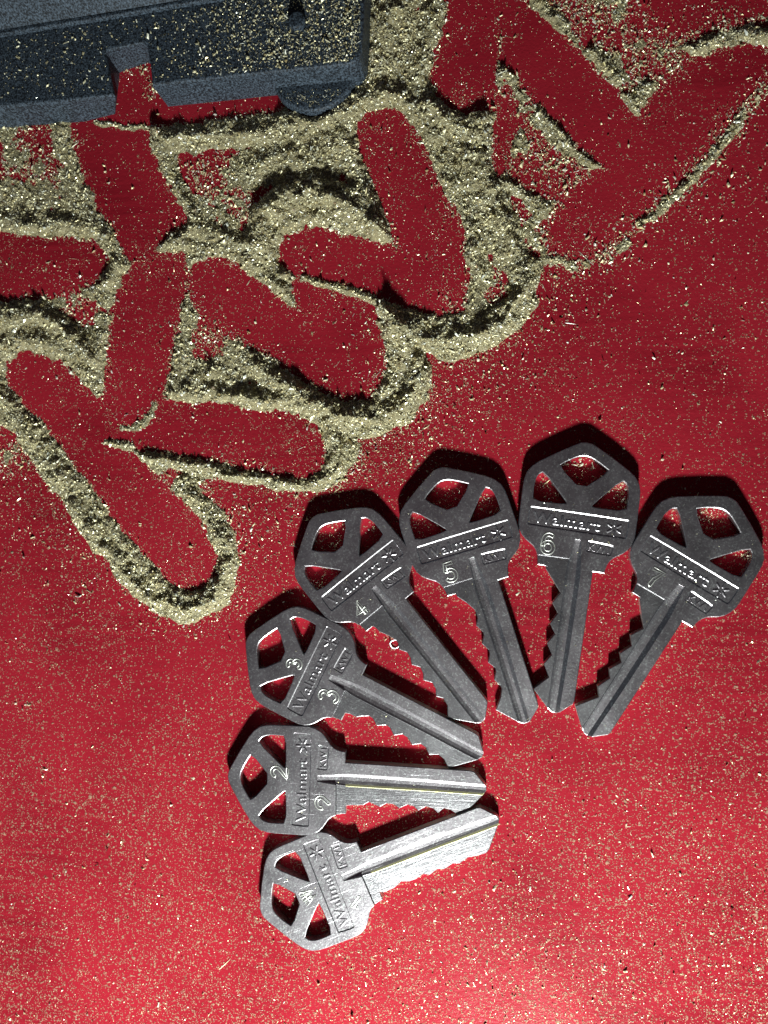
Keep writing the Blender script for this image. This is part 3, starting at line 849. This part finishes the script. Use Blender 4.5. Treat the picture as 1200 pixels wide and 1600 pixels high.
# loose grains over the rest of the table
NL = 330000
x = rng.uniform(-80, 1280, NL); y = rng.uniform(-80, 1700, NL)
cv, fz, dgs, dbs = sample(cover, x, y), sample(fuzz, x, y), sample(dg, x, y), sample(dbase, x, y)
inr = (y < 1005)
ing = (dgs < 3) & inr
near = np.where(inr, np.exp(-np.clip(dbs, 0, 400) / 55.0), 0)
far = 0.016 + 0.17 * sm(1050, 1600, y) * (0.45 + 0.55 * sm(200, 900, x)) + 0.05 * np.exp(-((x - 900) / 300) ** 2 - ((y - 520) / 170) ** 2) + 0.16 * np.exp(-((x - 70) / 150) ** 2 - ((y - 830) / 120) ** 2) + 0.16 * np.exp(-((x - 890) / 90) ** 2 - ((y - 420) / 60) ** 2) + 0.12 * np.exp(-((x - 1120) / 90) ** 2 - ((y - 300) / 60) ** 2) + 0.05 * np.exp(-((x - 430) / 80) ** 2 - ((y - 850) / 70) ** 2)
far += 0.34 * np.exp(-((x - 640) / 75) ** 2 - ((y - 690) / 55) ** 2) + 0.22 * np.exp(-((x - 420) / 90) ** 2 - ((y - 800) / 50) ** 2) + 0.34 * np.exp(-((x - 720) / 90) ** 2 - ((y - 600) / 60) ** 2)
nn = sample(n2, x, np.clip(y, -80, 1000)); nb = sample(n1, x, np.clip(y, -80, 1000))
pr = np.where(ing, 0.05 * (0.3 + 1.4 * nn) + fz * 1.5 * np.clip(nn * 2.4 - .6, 0, 1) + 0.55 * np.exp(-np.abs(dgs) / 9) * (0.3 + 1.3 * nn), far + 0.30 * near * (0.4 + nn) + 0.9 * np.exp(-np.clip(dbs, 0, 400) / 9.0) * (0.3 + nn))
pr = np.where(~ing & inr & (dbs < 0), 0.3, pr)
k_ = rng.random(NL) < pr
x, y = x[k_], y[k_]; ingk = ing[k_]; ngr = len(x)
clus = [(968, 762, 9, 80), (978, 790, 7, 70), (930, 722, 14, 60), (900, 722, 10, 40), (955, 745, 8, 40), (857, 760, 7, 30), (868, 775, 6, 20), (760, 785, 8, 40), (776, 800, 6, 30),
        (710, 778, 16, 40), (660, 820, 9, 40), (690, 790, 12, 20), (1108, 806, 8, 60), (1130, 800, 10, 30), (1060, 803, 8, 30), (1068, 830, 5, 12), (1166, 866, 6, 30), (505, 845, 16, 40), (530, 848, 8, 40),
        (585, 830, 6, 20), (500, 912, 7, 40), (640, 775, 3, 4), (45, 1105, 14, 90), (150, 1100, 16, 20), (30, 1010, 5, 20), (165, 985, 6, 20), (118, 935, 5, 15), (190, 1070, 5, 14), (760, 905, 30, 20), (960, 960, 14, 12)]
cxs = np.concatenate([rng.normal(a, s, m_) for a, b, s, m_ in clus]); cys = np.concatenate([rng.normal(b, s, m_) for a, b, s, m_ in clus])
x = np.concatenate([x, cxs, xt]); y = np.concatenate([y, cys, yt])
X, Y = Pv(x, y)
size = np.clip(np.exp(rng.normal(math.log(0.165), .5, len(x))), .06, .8)
size[-len(xt):] *= 1.45
size[:ngr][ingk] *= 0.72
big = (rng.random(len(x)) < 0.014) & (y < 1050); size[big] = rng.uniform(.4, .75, int(big.sum()))
Vp, Tp = grains(X, Y, np.zeros(len(x)) + 0.002, size, 0.75, 0.02)
tag(link("loose_filings", tri_mesh("loose_filings", Vp, Tp, [MF])), "fine brass specks and slivers sprinkled loose over the bare red surface", "metal specks", kind="stuff")

# dust on the case ledge
NC = 19000
x = rng.uniform(-60, 566, NC); y = rng.uniform(-60, 165, NC)
hi = (y > 60 - x * 0.175 + 4) & (y < 160 - x * 0.11)
dn = 0.12 + 0.8 * sm(200, 560, x)
k_ = hi & (rng.random(NC) < dn) & inside(x, y, LEDGE) & (seg_dist(x, y, LEDGE) > 5) & (np.hypot(x - 463, y - 30) > 15)
x, y = x[k_], y[k_]; X, Y = Pv(x, y, ZC)
size = np.clip(np.exp(rng.normal(math.log(0.235), .45, len(x))), .08, .8)
Vp, Tp = grains(X, Y, np.full(len(x), ZC + 0.005), size, 0.8, 0.012)
x2 = rng.uniform(420, 550, 260); y2 = rng.uniform(140, 172, 260); X2, Y2 = Pv(x2, y2, 2.6)
k2 = (np.hypot(X2 - cx, Y2 - cy) < 8.7); X2, Y2 = X2[k2], Y2[k2]
V2_, T2_ = grains(X2, Y2, np.full(len(X2), 2.6), np.clip(np.exp(rng.normal(math.log(0.18), .4, len(X2))), .08, .5), .6, .02)
tag(link("case_filings", tri_mesh("case_filings", np.concatenate([Vp, V2_]), np.concatenate([Tp, T2_ + len(Vp)]), [MF])),
    "brass filings lying on the ledge of the plastic case, thickest at its right end", "metal dust", kind="stuff")

# sparse specks on the keys' faces
vs, ts, off = [], [], 0
for k, (ox, oy, rot) in KEYS.items():
    m_ = 240 if k >= 4 else 120
    u = rng.uniform(-160, 245, m_ * 2); v = rng.uniform(-90, 78, m_ * 2)
    ol = HEAD_UP + TIP_UP + TEETH[k] + HEAD_LO
    ok = inside(u, v, ol) & (seg_dist(u, v, ol) > 2)
    for hl in HOLES: ok &= ~inside(u, v, hl) & (seg_dist(u, v, hl) > 1.5)
    u, v = u[ok], v[ok]; zz = (TH + relief(u, v)) * PU + 0.02
    c, s = math.cos(math.radians(rot)), math.sin(math.radians(rot))
    v3, t3 = grains((ox + u * c - v * s) * PU, (oy + u * s + v * c) * PU, zz, np.clip(np.exp(rng.normal(math.log(0.07), .45, len(u))), .04, .35), .5, .05)
    vs.append(v3); ts.append(t3 + off); off += len(v3)
tag(link("key_dust", tri_mesh("key_dust", np.concatenate(vs), np.concatenate(ts), [MF])), "a few bright specks of brass dust resting on the faces of the keys", "metal dust", kind="stuff")

# curled burr by the teeth of the key stamped 4
bx, by = P(616, 1006, 1.0)
ring = [(9.5 * math.cos(a) * (1 + .08 * math.sin(3 * a)), 9.5 * math.sin(a)) for a in np.linspace(0, 2 * math.pi, 28, endpoint=False)]
ring = [(a_ * 0.8, b_ * 0.8) for a_, b_ in ring]
v_, f_ = tube(ring, 1.5, True, 3.0, 8)
bo = link("ring_burr", mesh("ring_burr", np.array(v_) * PU * MM, f_, MN, True)); bo.location = (bx * MM, by * MM, 0)
bo.rotation_euler = (0.35, 0.2, 0)
tag(bo, "tiny bright ring-shaped curl of metal beside the teeth of the key stamped 4", "metal curl")
